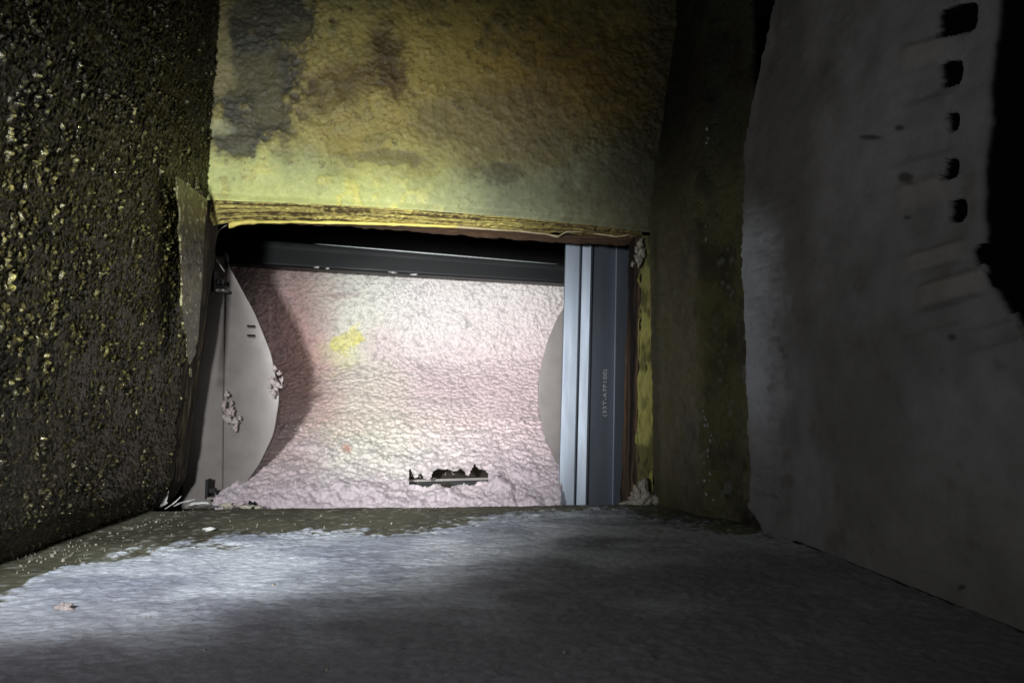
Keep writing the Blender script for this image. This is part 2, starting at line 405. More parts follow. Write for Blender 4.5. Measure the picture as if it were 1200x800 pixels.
    E = gridP(us, vs, fe); U, Vv = np.meshgrid(us, vs, indexing='ij'); EX, EY = pix(E)
    q = np.stack([U*14, Vv*13, 0*U], -1)
    lay = fbm(q+0.25*fbm(E*50, 2, 5)[..., None], 4, 12); n5 = fbm(E*150, 3, 9); n6 = fbm(E*45, 3, 19)
    prof = 0.002*np.sign(lay)*np.abs(lay)**0.6+0.0032*n5
    E2 = E.copy(); E2[..., 1] -= prof; E2[..., 2] -= prof*0.5+0.003*n6*Vv
    c = mix(np.broadcast_to(D(158, 146, 84), E.shape), D(78, 66, 38), sm(-0.2, 0.3, 0.75*lay+0.8*n5))
    c = mix(c, D(212, 200, 116), sm(0.2, 0.5, -lay*0.7+0.9*n5)*0.6)
    c = mix(c, D(74, 60, 36), sm(560, 720, EX+n6*50)*0.65)
    sheet('cut_edge', E2, M_edge, root, col=c, flip=True)
    # --- facing paper torn along the back of the cut, yellow left, whitish right
    pts = [(268, 264), (276, 262), (290, 260), (340, 260), (400, 261), (470, 263), (540, 266), (580, 269), (610, 271), (640, 274), (654, 277), (663, 272), (685, 271), (700, 274), (722, 277), (735, 275), (746, 268)]
    ctr = []
    for a, b in zip(pts[:-1], pts[1:]):
        for t in np.linspace(0, 1, 9)[:-1]: ctr.append((a[0]+(b[0]-a[0])*t, a[1]+(b[1]-a[1])*t))
    n = len(ctr); vs = np.linspace(0, 1, 7)
    Q = np.zeros((n, 7, 3)); cc = np.zeros((n, 7, 3))
    for i, (px, py) in enumerate(ctr):
        w = (2.2 if px < 560 else 1.5)*(1+0.5*mnoise.noise(Vector((px*0.09, 0, 0))))
        if px < 300: w *= 1.5
        jit = 1.6*mnoise.noise(Vector((px*0.05, 5, 0)))*(0.3 if px < 560 else 1)
        for k, v in enumerate(vs):
            Q[i, k] = on_y(px, py+jit+(v-0.5)*2*w, 1.026-0.004*math.sin(v*math.pi)+0.002*mnoise.noise(Vector((px*0.2, v*3, 1))))
        cc[i, :] = lin((214, 200, 108)) if px < 540 else lin((178, 164, 128))
    sheet('torn_facing', Q, M_liner, root, col=cc, thick=0.0012, flip=True)
    # darker brown underlayer hanging a little lower
    us = np.linspace(260, 742, 300); Q = np.zeros((300, 12, 3)); cc = np.zeros((300, 12, 3))
    for i, px in enumerate(us):
        y0 = np.interp(px, [260, 400, 560, 660, 742], [260, 262, 268, 277, 279]); y1 = np.interp(px, [260, 300, 400, 500, 560, 660, 742], [262, 262, 265, 273, 278, 285, 288])
        y1 += 2.0*mnoise.fractal(Vector((px*0.06, 2, 0)), 1, 2, 4)
        for k in range(12):
            v = k/11; Q[i, k] = on_y(px, y0+(y1-y0)*v, 1.036+0.020*v)
            cc[i, k] = lin((92, 70, 50))*(0.6+0.7*abs(mnoise.noise(Vector((px*0.05, v*9, 3)))))
    sheet('under_layer', Q, M_edge, root, col=cc, thick=0.002, flip=True)
    # --- right side of the opening: yellow bevelled strip and brown inner edge
    def strip(name, colsT, colsB, y0, y1, m, cfun, amp=0.0015, res=46, zr=300, ytop=276, ybot=596, flip=False, rag=0.0):
        T = [on_y(colsT[0], ytop, y0), on_y(colsT[1], ytop, y1)]; B = [on_y(colsB[0], ybot, y0), on_y(colsB[1], ybot, y1)]
        u = np.linspace(0, 1, res)[:, None, None]; v = np.linspace(0, 1, zr)[None, :, None]
        A = (T[0]*(1-u)+T[1]*u)*(1-v)+(B[0]*(1-u)+B[1]*u)*v
        n5 = fbm(A*[130, 130, 40], 4, 6); n6 = fbm(A*30, 4, 7)
        A2 = A.copy(); A2[..., 1] -= amp*2*n5+0.001*n6; A2[..., 0] += amp*n5+rag*n6*(1-u[..., 0]*0)
        return sheet(name, A2, m, root, col=cfun(A, u[..., 0]+0*v[..., 0], n5, n6), thick=0.003, flip=flip)
    def cy(A, u, a, b):
        c = mix(np.broadcast_to(D(150, 145, 80), A.shape), D(92, 88, 48), sm(-0.25, 0.35, b+a*0.8))
        c = mix(c, D(40, 36, 22), sm(0.3, 0.5, a*0.6+b*0.5)*0.8)
        X, Y = pix(A); return mix(c, D(80, 78, 48), sm(400, 285, Y)*0.6)
    strip('yellow_edge', (770, 751), (765, 746), 1.0, 1.008, M_edgev, cy, 0.0026, ybot=588, rag=0.0016)
    def cb(A, u, a, b):
        q = np.stack([u*9, A[..., 2]*5, 0*u], -1); l = fbm(q, 4, 31)
        c = mix(np.broadcast_to(D(86, 68, 50), A.shape), D(24, 18, 14), sm(-0.3, 0.25, l))
        return mix(c, D(168, 120, 100), sm(0.3, 0.45, -l)*0.35)
    strip('inner_edge', (751, 738), (747, 727), 1.008, 1.055, M_edgev, cb, 0.0013, rag=0.0012)
    # crumbly caulk at its top corner
    for i, (px, py, s) in enumerate([(750, 285, 1.1), (752, 296, 1.3), (748, 303, 1.4), (746, 292, 0.8), (741, 309, 0.6)]):
        crumb('caulk_crumb', (0, 0, 0), 0.0045*s, M_caulk, root, seed=60+i, sub=3, sc=(0.7, 0.5, 1.3), rough=0.7).location = Vector(on_y(px, py, 0.998))
    # caulk at its foot
    for i, (px, py, s, sx) in enumerate([(747, 578, 1.2, 0.6), (753, 573, 1.7, 0.55), (751, 584, 1.6, 0.9), (763, 585, 1.4, 1.0), (769, 587, 1.1, 0.7), (742, 590, 1.3, 1.5)]):
        crumb('foot_caulk', (0, 0, 0), 0.007*s, M_caulk, root, seed=80+i, sub=3, sc=(sx, 0.6, 1.2 if sx < 0.7 else 0.8), rough=0.6).location = Vector(on_y(px, py, 0.988))
    # --- rounded inner rim at the left top corner
    pts = [on_y(px, py, 1.062) for px, py in ((285, 258), (268, 262), (257, 269), (252, 279), (250, 290), (252, 301), (257, 309), (263, 318))]
    tube('rounded_rim', pts, 0.0011, M_grey, root, n=6)
    return root
back = build_back()

# ------------------------------------------------------------------ right return of the back wall
def build_corner():
    root = empty('corner_wall', (0.31, 0.87, ZF), label='dark olive grimy corner wall between the opening and the grey panel', cat='wall')
    def fz(P):
        t = np.clip((P[..., 2]-0.26)/0.28, 0, 1); w = np.interp(P[..., 1], [0.79, 0.848, 0.872, 0.945, 1.0], [0, 0.005, 0.021, 0.04, 0.046]); P[..., 0] += t*w; return P
    plan = [(on_y(768, 400, 1.0)[0], 1.0), (on_y(800, 400, .94)[0], .945), (0.3115, 0.872), (0.3385, 0.848), (0.353, 0.79)]
    L = [0]
    for a, b in zip(plan[:-1], plan[1:]): L.append(L[-1]+math.dist(a, b))
    us = np.linspace(0, L[-1], 200); zs = np.linspace(ZF-0.003, TOP, 520)
    def f(U, Z):
        return (lambda g: np.stack([sum(np.interp(U+d, L, [p[0] for p in plan]) for d in g)/len(g), sum(np.interp(U+d, L, [p[1] for p in plan]) for d in g)/len(g), Z], -1))(np.linspace(-0.016, 0.016, 9)*1.0)
    P = fz(gridP(us, zs, f)); PX, PY = pix(P)
    n1 = fbm(P*12, 5, 41); n2 = fbm(P*[45, 45, 30], 4, 42); n3 = fbm(P*150, 3, 43)
    col = mix(np.broadcast_to(lin((84, 84, 60)), P.shape), lin((40, 38, 26)), sm(-0.35, 0.35, n1+0.7*n2+0.3*n3))
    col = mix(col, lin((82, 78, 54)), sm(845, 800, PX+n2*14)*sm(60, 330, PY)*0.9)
    col = mix(col, lin((20, 19, 16)), sm(868, 884, PX+n2*6)*sm(585, 600, PY))  # darkness of the gap at the panel foot put into the colour
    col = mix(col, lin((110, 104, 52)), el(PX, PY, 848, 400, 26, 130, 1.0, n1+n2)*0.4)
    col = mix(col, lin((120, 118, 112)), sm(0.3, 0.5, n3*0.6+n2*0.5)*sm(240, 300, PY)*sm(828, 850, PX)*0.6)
    col = mix(col, lin((26, 25, 22)), sm(250, 130, PY+n1*40)*0.75)  # shade above the torch cone put into the colour
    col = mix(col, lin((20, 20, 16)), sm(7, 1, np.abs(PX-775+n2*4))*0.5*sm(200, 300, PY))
    P2 = P.copy(); h = 0.004*n1+0.003*n2*sm(780, 830, PX)+0.0012*n3
    P2[..., 1] -= h*0.7; P2[..., 0] -= h*0.5
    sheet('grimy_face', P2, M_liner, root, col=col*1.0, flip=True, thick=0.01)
    # pale flecks of loose coating along the fold
    rng = random.Random(5)
    V = []; Fc = []
    for i in range(64):
        py = rng.choice([rng.uniform(150, 300), rng.uniform(480, 600)]); px = rng.gauss(834, 6)
        c = Vector(on_y(px, py, 0.862)); s = rng.uniform(0.0007, 0.0022)
        for k in range(4):
            w = k*math.pi/2+rng.uniform(-.5, .5)
            V.append(c+Vector((math.cos(w)*s, -rng.uniform(0, .002), math.sin(w)*s*rng.uniform(.8, 2.2))))
        V.append(c+Vector((0, .0025, 0)))
        b = i*5; Fc += [(b, b+1, b+2, b+3), (b+1, b, b+4), (b+2, b+1, b+4), (b+3, b+2, b+4), (b, b+3, b+4)]
    o = raw('loose_flecks', V, Fc, M_white, root, smooth=False); o['kind'] = 'stuff'
    return root
corner = build_corner()
crumb('paint_flake', on_y(806, 150, 0.925), 0.0075, M_white, seed=3, sc=(0.45, 0.35, 1.7), rough=0.3,
      tagkw=dict(label='long white flake of paint stuck high on the dark corner wall', cat='paint flake'))

# ------------------------------------------------------------------ grey panel at the right
XR = 0.34
def build_panel():
    root = empty('perforated_panel', (XR, 0.6, ZF), label='grey plaster panel at the right with a row of punched holes', cat='panel')
    ys = np.linspace(0.26, 0.862, 600); zs = np.linspace(ZF-0.002, TOP, 620)
    P = gridP(ys, zs, lambda Y, Z: np.stack([np.full_like(Y, XR), Y, Z], -1)); PX, PY = pix(P)
    rb = np.interp(PY, [-200, 0, 100, 200, 300, 340, 380, 420, 520, 700], [1176, 1166, 1156, 1150, 1154, 1164, 1188, 1215, 1290, 1500])
    yf = ys[np.clip((PX > rb).sum(0), 0, len(ys)-1)]
    yf = np.convolve(np.pad(yf, 6, mode='edge'), np.hanning(13)/np.hanning(13).sum(), 'valid')+0.0012*fbm(np.stack([zs*60, 0*zs, 0*zs], -1), 3, 9)
    P[..., 1] = yf[None, :]+(0.862-yf[None, :])*np.linspace(0, 1, len(ys))[:, None]; PX, PY = pix(P)
    n1 = fbm(P*10, 5, 51); n2 = fbm(P*40, 4, 52); n3 = fbm(P*[130, 60, 200], 3, 53)
    # outline
    right = np.interp(PY, [-200, 0, 100, 200, 300, 340, 380, 420, 520, 700], [1176, 1166, 1156, 1150, 1154, 1164, 1188, 1215, 1290, 1500])+n1*5
    leftb = np.interp(PY, [-200, 0, 60, 130, 180, 260, 400, 560, 596, 612, 627, 700], [920, 908, 896, 880, 874, 880, 886, 890, 890, 902, 908, 908])+n2*4+n3*3
    keepv = (PX > leftb)
    for cx, cy, rx, ry, p in ((1121, 23, 24, 17, 4), (1112, 86, 15.5, 14.5, 3.5), (1114, 143, 9.5, 11, 2.6), (1114, 198, 11, 11.5, 3), (1123, 247, 12, 13, 2.6), (1149, 297, 8, 11, 2.2)):
        dx = (PX-cx); dy = (PY-cy)+0.22*dx
        keepv &= (np.abs(dx/rx)**p+np.abs(dy/ry)**p) > 1+0.12*n2
    k = keepv[:-1, :-1] & keepv[1:, :-1] & keepv[1:, 1:] & keepv[:-1, 1:]
    col = mix(np.broadcast_to(lin((124, 122, 125)), P.shape), lin((96, 95, 95)), sm(-0.4, 0.5, n1+0.3*n2))
    col = mix(col, lin((186, 190, 200)), sm(44, 2, PX-leftb+n2*16+n3*8)*sm(220, 300, PY)*sm(560, 430, PY)*0.9)  # torch light on the back edge put into the colour
    col = mix(col, lin((84, 84, 70)), sm(900, 1100, PX)*sm(400, 700, PY)*0.4)
    col = mix(col, lin((70, 66, 56)), sm(0.3, 0.55, n2)*0.35)
    for cx, cy, rx, ry in ((1060, 208, 9, 6), (1053, 150, 6, 3), (1018, 161, 12, 3), (1064, 255, 5, 2), (1117, 395, 5, 4), (1127, 688, 4, 3), (1068, 215, 4, 2)):
        col = mix(col, lin((38, 36, 34)), el(PX, PY, cx, cy, rx, ry, 0.4, 0.4*n2)*0.8)
    h = 0.0035*n1+0.0014*n2+0.0005*n3
    # raised and dented patches between the holes
    def box(cx, cy, rx, ry, sl=-0.28, soft=0.38):
        dx = (PX-cx)/rx; dy = (PY-cy-sl*(PX-cx))/ry
        return (1-sm(1-soft, 1+soft, np.abs(dx)))*(1-sm(1-soft, 1+soft, np.abs(dy)))
    for cx, cy, rx, ry, a in ((1120, 338, 38, 15, 0.005), (1098, 302, 34, 12, 0.004), (1088, 100, 30, 14, -0.003), (1080, 168, 34, 16, -0.0025), (1085, 60, 26, 12, 0.0028), (1085, 225, 32, 16, 0.0025), (1165, 392, 34, 12, -0.003), (1090, 375, 40, 12, -0.002)):
        b = box(cx, cy, rx, ry); h = h+a*b
        if a > 0: col = mix(col, lin((136, 132, 124)), b*0.4)
    h += 0.013*sm(34, 0, PX-leftb)*sm(180, 300, PY)
    h += 0.0012*sm(0.1, 0.5, fbm(P*[1, 90, 25], 3, 66))*sm(80, 5, PX-leftb)
    P2 = P.copy(); P2[..., 0] -= h
    o = sheet('plaster_face', P2, M_panel, root, col=col, keep=k, thick=0.007, flip=True, off=-1)
    # bead of sealant along the floor joint
    pts = []; rad = []
    for i in range(60):
        y = 0.28+(0.752-0.28)*i/59; pts.append((XR-0.001+0.0006*math.sin(i*1.7), y, ZF+0.001)); rad.append(0.0013*(1+0.4*mnoise.noise(Vector((i*0.5, 0, 0)))))
    tube('dark_joint', pts, 0.002, M_void, root, n=6, radii=rad)
    return root
panel = build_panel()

# ------------------------------------------------------------------ cavity behind the opening
V = [(-0.75, 1.07, -0.35), (0.6, 1.07, -0.35), (0.6, 1.85, -0.35), (-0.75, 1.85, -0.35), (-0.75, 1.07, 0.6), (0.6, 1.07, 0.6), (0.6, 1.85, 0.6), (-0.75, 1.85, 0.6)]
o = raw('cavity_wall', V, [(0, 1, 2, 3), (4, 7, 6, 5), (3, 2, 6, 7), (0, 3, 7, 4), (1, 5, 6, 2)], M_void, smooth=False); o['kind'] = 'structure'
# dark sheet round the outside of the opening so that the cavity is closed
raw('cavity_wall', [(-0.75, 1.068, 0.285), (0.6, 1.068, 0.285), (0.6, 1.068, 0.6), (-0.75, 1.068, 0.6)], [(0, 1, 2, 3)], M_void, smooth=False)['kind'] = 'structure'

def yins(Z):
    return np.interp(Z, [-0.2, -0.165, -0.145, -0.12, -0.08, -0.02, 0.08, 0.4], [1.05, 1.065, 1.085, 1.13, 1.21, 1.33, 1.47, 1.50])
_zz = np.linspace(-0.24, 0.44, 1200); _yy = yins(_zz); _k = np.hanning(121); _yy = np.convolve(np.pad(_yy, 60, mode='edge'), _k/_k.sum(), 'valid')
def yins(Z):
    return np.interp(Z, _zz, _yy)
def build_wool():
    root = empty('wool_insulation', (0, 1.1, -0.16), label='white and pink fluffy insulation blanket filling the cavity beyond the opening', cat='insulation')
    xs = np.linspace(-0.50, 0.29, 620); zs = np.linspace(-0.19, 0.30, 430)
    P = gridP(xs, zs, lambda X, Z: np.stack([X, yins(Z), Z], -1))
    # shape: the pile spreads forward at lower left
    P[..., 1] += 0.02*fbm(P*7, 3, 60)
    PX, PY = pix(P)
    n1 = fbm(P*8, 4, 61); n2 = fbm(P*26, 4, 62); n3 = fbm(P*90, 4, 63)
    wq = np.stack([n2, fbm(P*26, 4, 162), n3*0.8], -1); w1 = 1-worley(P*[122, 122, 142]+1.2*wq, 64); w2 = 1-worley(P*[120, 120, 150]+0.8*n3[..., None], 68); w3 = 1-worley(P*240, 72)
    low = sm(500, 570, PY)
    soft = sm(430, 560, PY+n1*40)
    h = 0.0058*sm(0.1, 0.9, w1)*(1-0.55*soft)+0.0032*w2*(1-0.3*soft)+0.0014*w3+0.004*fbm(P*140, 4, 303)*soft+0.006*sm(0.1, 0.7, fbm(P*55, 4, 404))*soft+0.006*n2*(0.6+1.4*low)+0.0022*n3+0.01*n1*0.6+0.012*low*np.abs(n2)
    P2 = P.copy(); P2[..., 1] -= h; P2[..., 2] += 0.5*h*(P[..., 1] < 1.3)
    D = lambda *c: lin(c)
    col = np.broadcast_to(D(222, 208, 211), P.shape)
    col = mix(col, D(220, 200, 202), sm(-0.1, 0.5, n1+0.3*n2)*0.5)
    col = mix(col, D(220, 226, 198), el(PX, PY, 405, 420, 60, 130, 0.7, n1*0.8)*0.65)
    col = mix(col, D(218, 220, 198), el(PX, PY, 450, 510, 110, 45, 0.8, n1*0.9)*0.45)
    col = mix(col, D(228, 194, 198), el(PX, PY, 610, 460, 60, 110, 1.0, n1*0.8)*0.4)
    col = mix(col, D(222, 180, 184), el(PX, PY, 470, 455, 90, 40, 1.0, n1*0.9)*0.3)
    col = mix(col, D(206, 150, 150), el(PX, PY, 345, 425, 45, 100, 0.7, n1*0.8)*0.7)  # pinkish shadow of the left sheet put into the wool colour
    col = mix(col, D(176, 160, 160), sm(0.05, 0.45, fbm(P*34, 5, 701))*sm(450, 330, PX)*0.5)
    col = mix(col, D(196, 170, 162), sm(400, 300, PX+n1*40)*0.55)
    col = mix(col, D(226, 218, 96), el(PX, PY, 409, 399, 18, 8.5, 0.35, n2*1.0+n3*0.9+0.03*(PY-399)*np.sign(PX-409))*0.85)
    col = mix(col, D(220, 220, 130), el(PX, PY, 400, 420, 26, 16, 0.6, n2)*0.35)
    col = mix(col, D(196, 132, 92), el(PX, PY, 407, 526, 6, 5, 0.5, n2*0.7)*0.9)
    col = mix(col, D(150, 88, 88), el(PX, PY, 397, 346, 22, 3, 0.4, n2)*0.6)
    col = mix(col, D(120, 116, 102), sm(340, 310, PY-0.045*(PX-380)+n2*9)*0.35)
    # greyer low down, whiter at the upper right
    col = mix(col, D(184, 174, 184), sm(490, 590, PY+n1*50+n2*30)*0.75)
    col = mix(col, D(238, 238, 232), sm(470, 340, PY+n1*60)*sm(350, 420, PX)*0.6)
    col = col*(1-0.36*((1-0.75*soft)*sm(0.42, 0.12, w1))[..., None])*(1-0.12*sm(0.35, 0.05, w2)[..., None])  # crevice shade between the tufts put into the colour
    # ragged slot where a strip of metal shows
    dx = (PX-526)/47; up = 565-(10+10*n2+5*np.sin(PX*0.16)*0.8+3*np.sin(PX*0.41)); dn = 570.5+5*n2+2*np.sin(PX*0.23)+0.03*(526-PX)
    hole = (np.abs(dx+0.05*n2) < 1) & (PY > up+3.5*np.abs(dx)**4) & (PY < dn-2*np.abs(dx)**4)
    hk = hole[:-1, :-1] & hole[1:, :-1] & hole[1:, 1:] & hole[:-1, 1:]
    topm = PY > np.interp(PX, [200, 700], [292, 321]); lowl = (PX > 252+6*n3) & ((PX > 262) | (PY > 560)) & (PX < np.where(PY > 540, 656, 668))
    pile = PY < 592+0*PX
    ok = (topm & lowl & ((PX > 300) | (PY < 500) | (PY > 582-0.62*(PX-252)+5*n2)))[:-1, :-1]
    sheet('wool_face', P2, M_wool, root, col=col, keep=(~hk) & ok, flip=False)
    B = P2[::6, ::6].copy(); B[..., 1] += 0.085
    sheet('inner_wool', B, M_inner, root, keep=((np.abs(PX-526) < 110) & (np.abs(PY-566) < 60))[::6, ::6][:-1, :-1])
    # stray fibres standing off the surface
    rng = random.Random(3); V = []; Fc = []
    def fibre(p, L, r=0.00028):
        b = len(V); d = Vector((rng.gauss(0, 1), -abs(rng.gauss(0, .6)), rng.gauss(0, .8))).normalized(); q = Vector(p)
        for i in range(5):
            a = d.orthogonal().normalized(); c = d.cross(a)
            rr = r*(1-0.18*i)
            for k in range(3): V.append(q+(a*math.cos(2.094*k)+c*math.sin(2.094*k))*rr)
            q = q+d*L/4; d = (d+Vector((rng.gauss(0, .5), rng.gauss(0, .3), rng.gauss(0, .5)))).normalized()
        for i in range(4):
            for k in range(3): Fc.append((b+i*3+k, b+i*3+(k+1) % 3, b+i*3+3+(k+1) % 3, b+i*3+3+k))
    nI, nK = P2.shape[:2]; okv = topm & lowl & (PX > 262) & (PX < 660) & (PX+PY*0.9 > 790) & ~((np.abs(PX-526) < 58) & (np.abs(PY-566) < 17))
    for _ in range(13000):
        i = rng.randrange(nI); k = int(min(nK-1, abs(rng.gauss(0, 0.35))*nK)) if rng.random() < .6 else rng.randrange(nK)
        
        if okv[i, k]: fibre(P2[i, k], rng.uniform(0.004, 0.012), 0.00026)
    for _ in range(22):
        px = rng.uniform(478, 575); py = rng.choice([rng.uniform(555, 562), rng.uniform(571, 577)]); fibre(on_y(px, py, 1.135), rng.uniform(0.003, 0.008), 0.0004)
    o = raw('loose_fibres', V, Fc, M_fibre, root); o['kind'] = 'stuff'
    return root
wool = build_wool()

# metal strip seen through the slot in the wool
def build_strip():
    a = on_y(476, 565.5, 1.18); b = on_y(582, 562.5, 1.18)
    root = empty('metal_strip', (a+b)/2, label='narrow dull metal strip showing through a ragged slot low in the insulation', cat='metal strip')
    def bar(name, zo, hh, yy, dd, m):
        d = (b-a); V = []
        for e in (a, b):
            for (y, z) in ((yy, zo), (yy, zo+hh), (yy+dd, zo+hh), (yy+dd, zo)): V.append((e[0], e[1]+y, e[2]+z))
        raw(name, V, [(0, 1, 2, 3), (7, 6, 5, 4), (0, 4, 5, 1), (1, 5, 6, 2), (2, 6, 7, 3), (3, 7, 4, 0)], m, root, smooth=False)
    bar('web', -0.010, 0.011, 0.006, 0.003, M_dark)
    bar('flange', 0.0015, 0.0035, -0.004, 0.012, M_grey)
build_strip()

# ------------------------------------------------------------------ curved grey sheets beside the wool
def curved(name_label, pts, xedge, Y, seam=True, bulge=0.012, sgn=1):
    # pts: outline of the curved side in picture terms on the plane at depth Y; the straight side is at xedge
    base = on_y(xedge, 450, Y)
    root = empty('curved_sheet', base, label=name_label, cat='metal sheet')
    ptsw = [on_y(px, py, Y) for px, py in pts]
    zs_ = [p[2] for p in ptsw]; xs_ = [p[0] for p in ptsw]
    zz = np.linspace(min(zs_), max(zs_), 120); xc = np.interp(zz, zs_[::-1], xs_[::-1])
    # smooth the outline
    for _ in range(10): xc[1:-1] = (xc[:-2]+xc[1:-1]*2+xc[2:])/4
    u = np.linspace(0, 1, 50)
    zt = (zz-zz.mean())/(zz[-1]-zz[0])*2
    P = np.zeros((50, 120, 3))
    for i, t in enumerate(u):
        P[i, :, 0] = base[0]+(xc-base[0])*t; P[i, :, 2] = zz
        P[i, :, 1] = Y-bulge*math.sin(t*math.pi*0.55)*np.sqrt(np.clip(1-zt**2, 0, 1))*1.0
    sheet('face', P, M_grey, root, thick=0.0016, flip=(sgn < 0))
    # folded rim along the curve
    e = P[-1, ::3] + np.array([0, 0.0008, 0])
    return root, P
lpts = [(262, 296), (275, 322), (300, 366), (320, 414), (330, 466), (323, 508), (305, 545), (285, 570), (262, 590)]
r1, P1 = curved('smooth grey curved sheet left of the insulation with two small slots', lpts, 262, 1.13, sgn=1)
# flat folded flange at its left, seen as a darker strip
a = on_y(226, 300, 1.10); b = on_y(263, 300, 1.129); c_ = on_y(261, 596, 1.129); d_ = on_y(212, 596, 1.10)
u = np.linspace(0, 1, 20)[:, None, None]; v = np.linspace(0, 1, 60)[None, :, None]
FL = (a*(1-u)+b*u)*(1-v)+(d_*(1-u)+c_*u)*v
sheet('flange', FL, M_grey, r1, thick=0.0016)
for py in (382, 393):
    p = on_y(294, py, 1.112); V = []
    for (dx, dz) in ((-.0052, .0016), (.0052, .0012), (.005, -.0014), (-.005, -.0012)): V.append(p+np.array([dx, -0.0012, dz]))
    for (dx, dz) in ((-.0052, .0016), (.0052, .0012), (.005, -.0014), (-.005, -.0012)): V.append(p+np.array([dx, 0.004, dz]))
    raw('slot', V, [(0, 3, 2, 1), (0, 1, 5, 4), (1, 2, 6, 5), (2, 3, 7, 6), (3, 0, 4, 7)], M_void, r1, smooth=False)
    raw('slot_lip', [p+np.array(q) for q in ((-.005, -.0022, -.0018), (.0055, -.0022, -.0020), (.0055, -.001, -.0032), (-.005, -.001, -.003))], [(0, 3, 2, 1)], M_grey, r1, smooth=False)
rpts = [(668, 352), (655, 368), (641, 400), (631, 440), (630, 470), (636, 505), (650, 540), (668, 565)]
r2, P2_ = curved('smooth grey curved sheet between the insulation and the steel stud', rpts, 690, 1.165, bulge=0.004, sgn=-1)

# clip and crumbs beside the left sheet
def clip(px, py, s, label):
    p = on_y(px, py, 1.085); root = empty('metal_clip', p, label=label, cat='clip')
    t = 0.0012
    def bx(n, x0, x1, z0, z1, y0, y1, m):
        V = [p+np.array(q)*s for q in ((x0, y0, z0), (x1, y0, z0), (x1, y1, z0), (x0, y1, z0), (x0, y0, z1), (x1, y0, z1), (x1, y1, z1), (x0, y1, z1))]
        raw(n, V, [(0, 3, 2, 1), (4, 5, 6, 7), (0, 1, 5, 4), (1, 2, 6, 5), (2, 3, 7, 6), (3, 0, 4, 7)], m, root, smooth=False)
    bx('plate', -.010, -.006, -.014, .016, 0, .02, M_dark)
    bx('tab', -.006, .009, -.014, -.011, -.002, .018, M_grey)
    bx('hook', -.003, .006, -.004, .003, -.004, .006, M_dark)
clip(256, 330, 1.0, 'small dark metal clip at the top of the grey sheet flange')
clip(248, 574, 0.9, 'small dark metal clip low beside the left grey sheet')

def tuft(cx, cy, Y, pts, label):
    root = empty('wool_tuft', on_y(cx, cy, Y), label=label, cat='insulation tuft', group=None)
    for i, (px, py, s, sx, sz) in enumerate(pts):
        q = crumb('clump', (0, 0, 0), 0.0038*s, M_tuft, root, seed=cx*0.1+i, sub=3, sc=(sx, 0.55, sz), rough=0.95)
        q.location = Vector(on_y(px, py, Y))
tuft(268, 480, 1.112, [(265, 462, .8, .8, 1.2), (263, 474, 1.1, .7, 1.4), (270, 483, 1.3, .9, 1.2), (267, 492, 1.2, 1, .9), (275, 494, 1.2, 1.2, .8), (276, 501, 1.0, .9, 1), (281, 490, .7, .8, 1), (262, 488, .8, .7, 1), (271, 472, .7, .6, 1.2)], 'shred of white wool stuck on the grey sheet, left of the sheet centre')
tuft(322, 445, 1.105, [(322, 431, .8, .7, 1.1), (327, 437, .9, .9, .8), (319, 447, 1.1, .8, 1), (325, 452, 1.1, 1, .9), (320, 460, 1.0, .8, 1.2), (330, 446, .8, .7, 1.2), (316, 453, .7, .8, .8)], 'shred of white wool hanging on the curved rim of the grey sheet')

# ------------------------------------------------------------------ dark steel beam along the top
def build_beam():
    root = empty('steel_beam', on_y(460, 300, 1.2), label='dark steel beam with a highlight modelled along its rolled edge across the top of the opening', cat='beam')
    YM = 1.40
    L = on_y(200, 303, YM); R = on_y(700, 333, YM); tL = on_y(200, 272, YM); tR = on_y(700, 314, YM)
    # profile along v: top lip going back, rolled edge, web, bottom flange going back
    nu = 60; prof = []
    for k in range(9):
        w = math.pi/2*(1-k/8); prof.append((0.004-0.004*math.cos(w)-0*w, 0, math.sin(w)))   # rolled edge
    us = np.linspace(0, 1, nu)
    rows = []
    for t in us:
        top = tL*(1-t)+tR*t; bot = L*(1-t)+R*t; r = 0.0016; row = []
        row.append(top+np.array([0, 0.05, r*0.2+0.002])); row.append(top+np.array([0, r, 0.0]))
        for k in range(1, 8):
            w = k/8*math.pi/2; row.append(top+np.array([0, r-r*math.sin(w), -(r-r*math.cos(w))]))
        for v in np.linspace(0.25, 1, 10):
            q = top*(1-v)+bot*v; row.append(q+np.array([0, 0.0016*(1-v), 0]))
        row.append(bot+np.array([0, 0.002, -0.0015])); row.append(bot+np.array([0, 0.04, -0.001]))
        rows.append(row)
    P = np.array(rows); sheet('web', P, M_dark, root, flip=True, thick=0.0015)
    pts = []; rad = []
    for k in range(60):
        px = 368+(655-368)*k/59; py = float(np.interp(px, [200, 700], [272, 314]))-0.5
        pts.append(on_y(px, py, YM-0.001)); rad.append(0.0002+0.0016*math.sin(math.pi*(k/59)**0.85)**0.7)
    tube('edge_highlight', pts, 0.002, M_edgesteel, root, n=10, radii=rad)  # tapered tube: highlight on the lip put into shape and colour
    for (x0, x1, dz) in ((366, 378, -1.5), (452, 468, 0), (478, 492, 2), (380, 388, -0.5)):
        py = np.interp(x0, [236, 700], [305, 333])+1
        crumb('dust_fleck', (0, 0, 0), 0.003, M_white, root, seed=x0, sub=2, sc=((x1-x0)/7, .6, .5), rough=.7).location = Vector(on_y((x0+x1)/2, py+dz*0.5, 1.39))
build_beam()

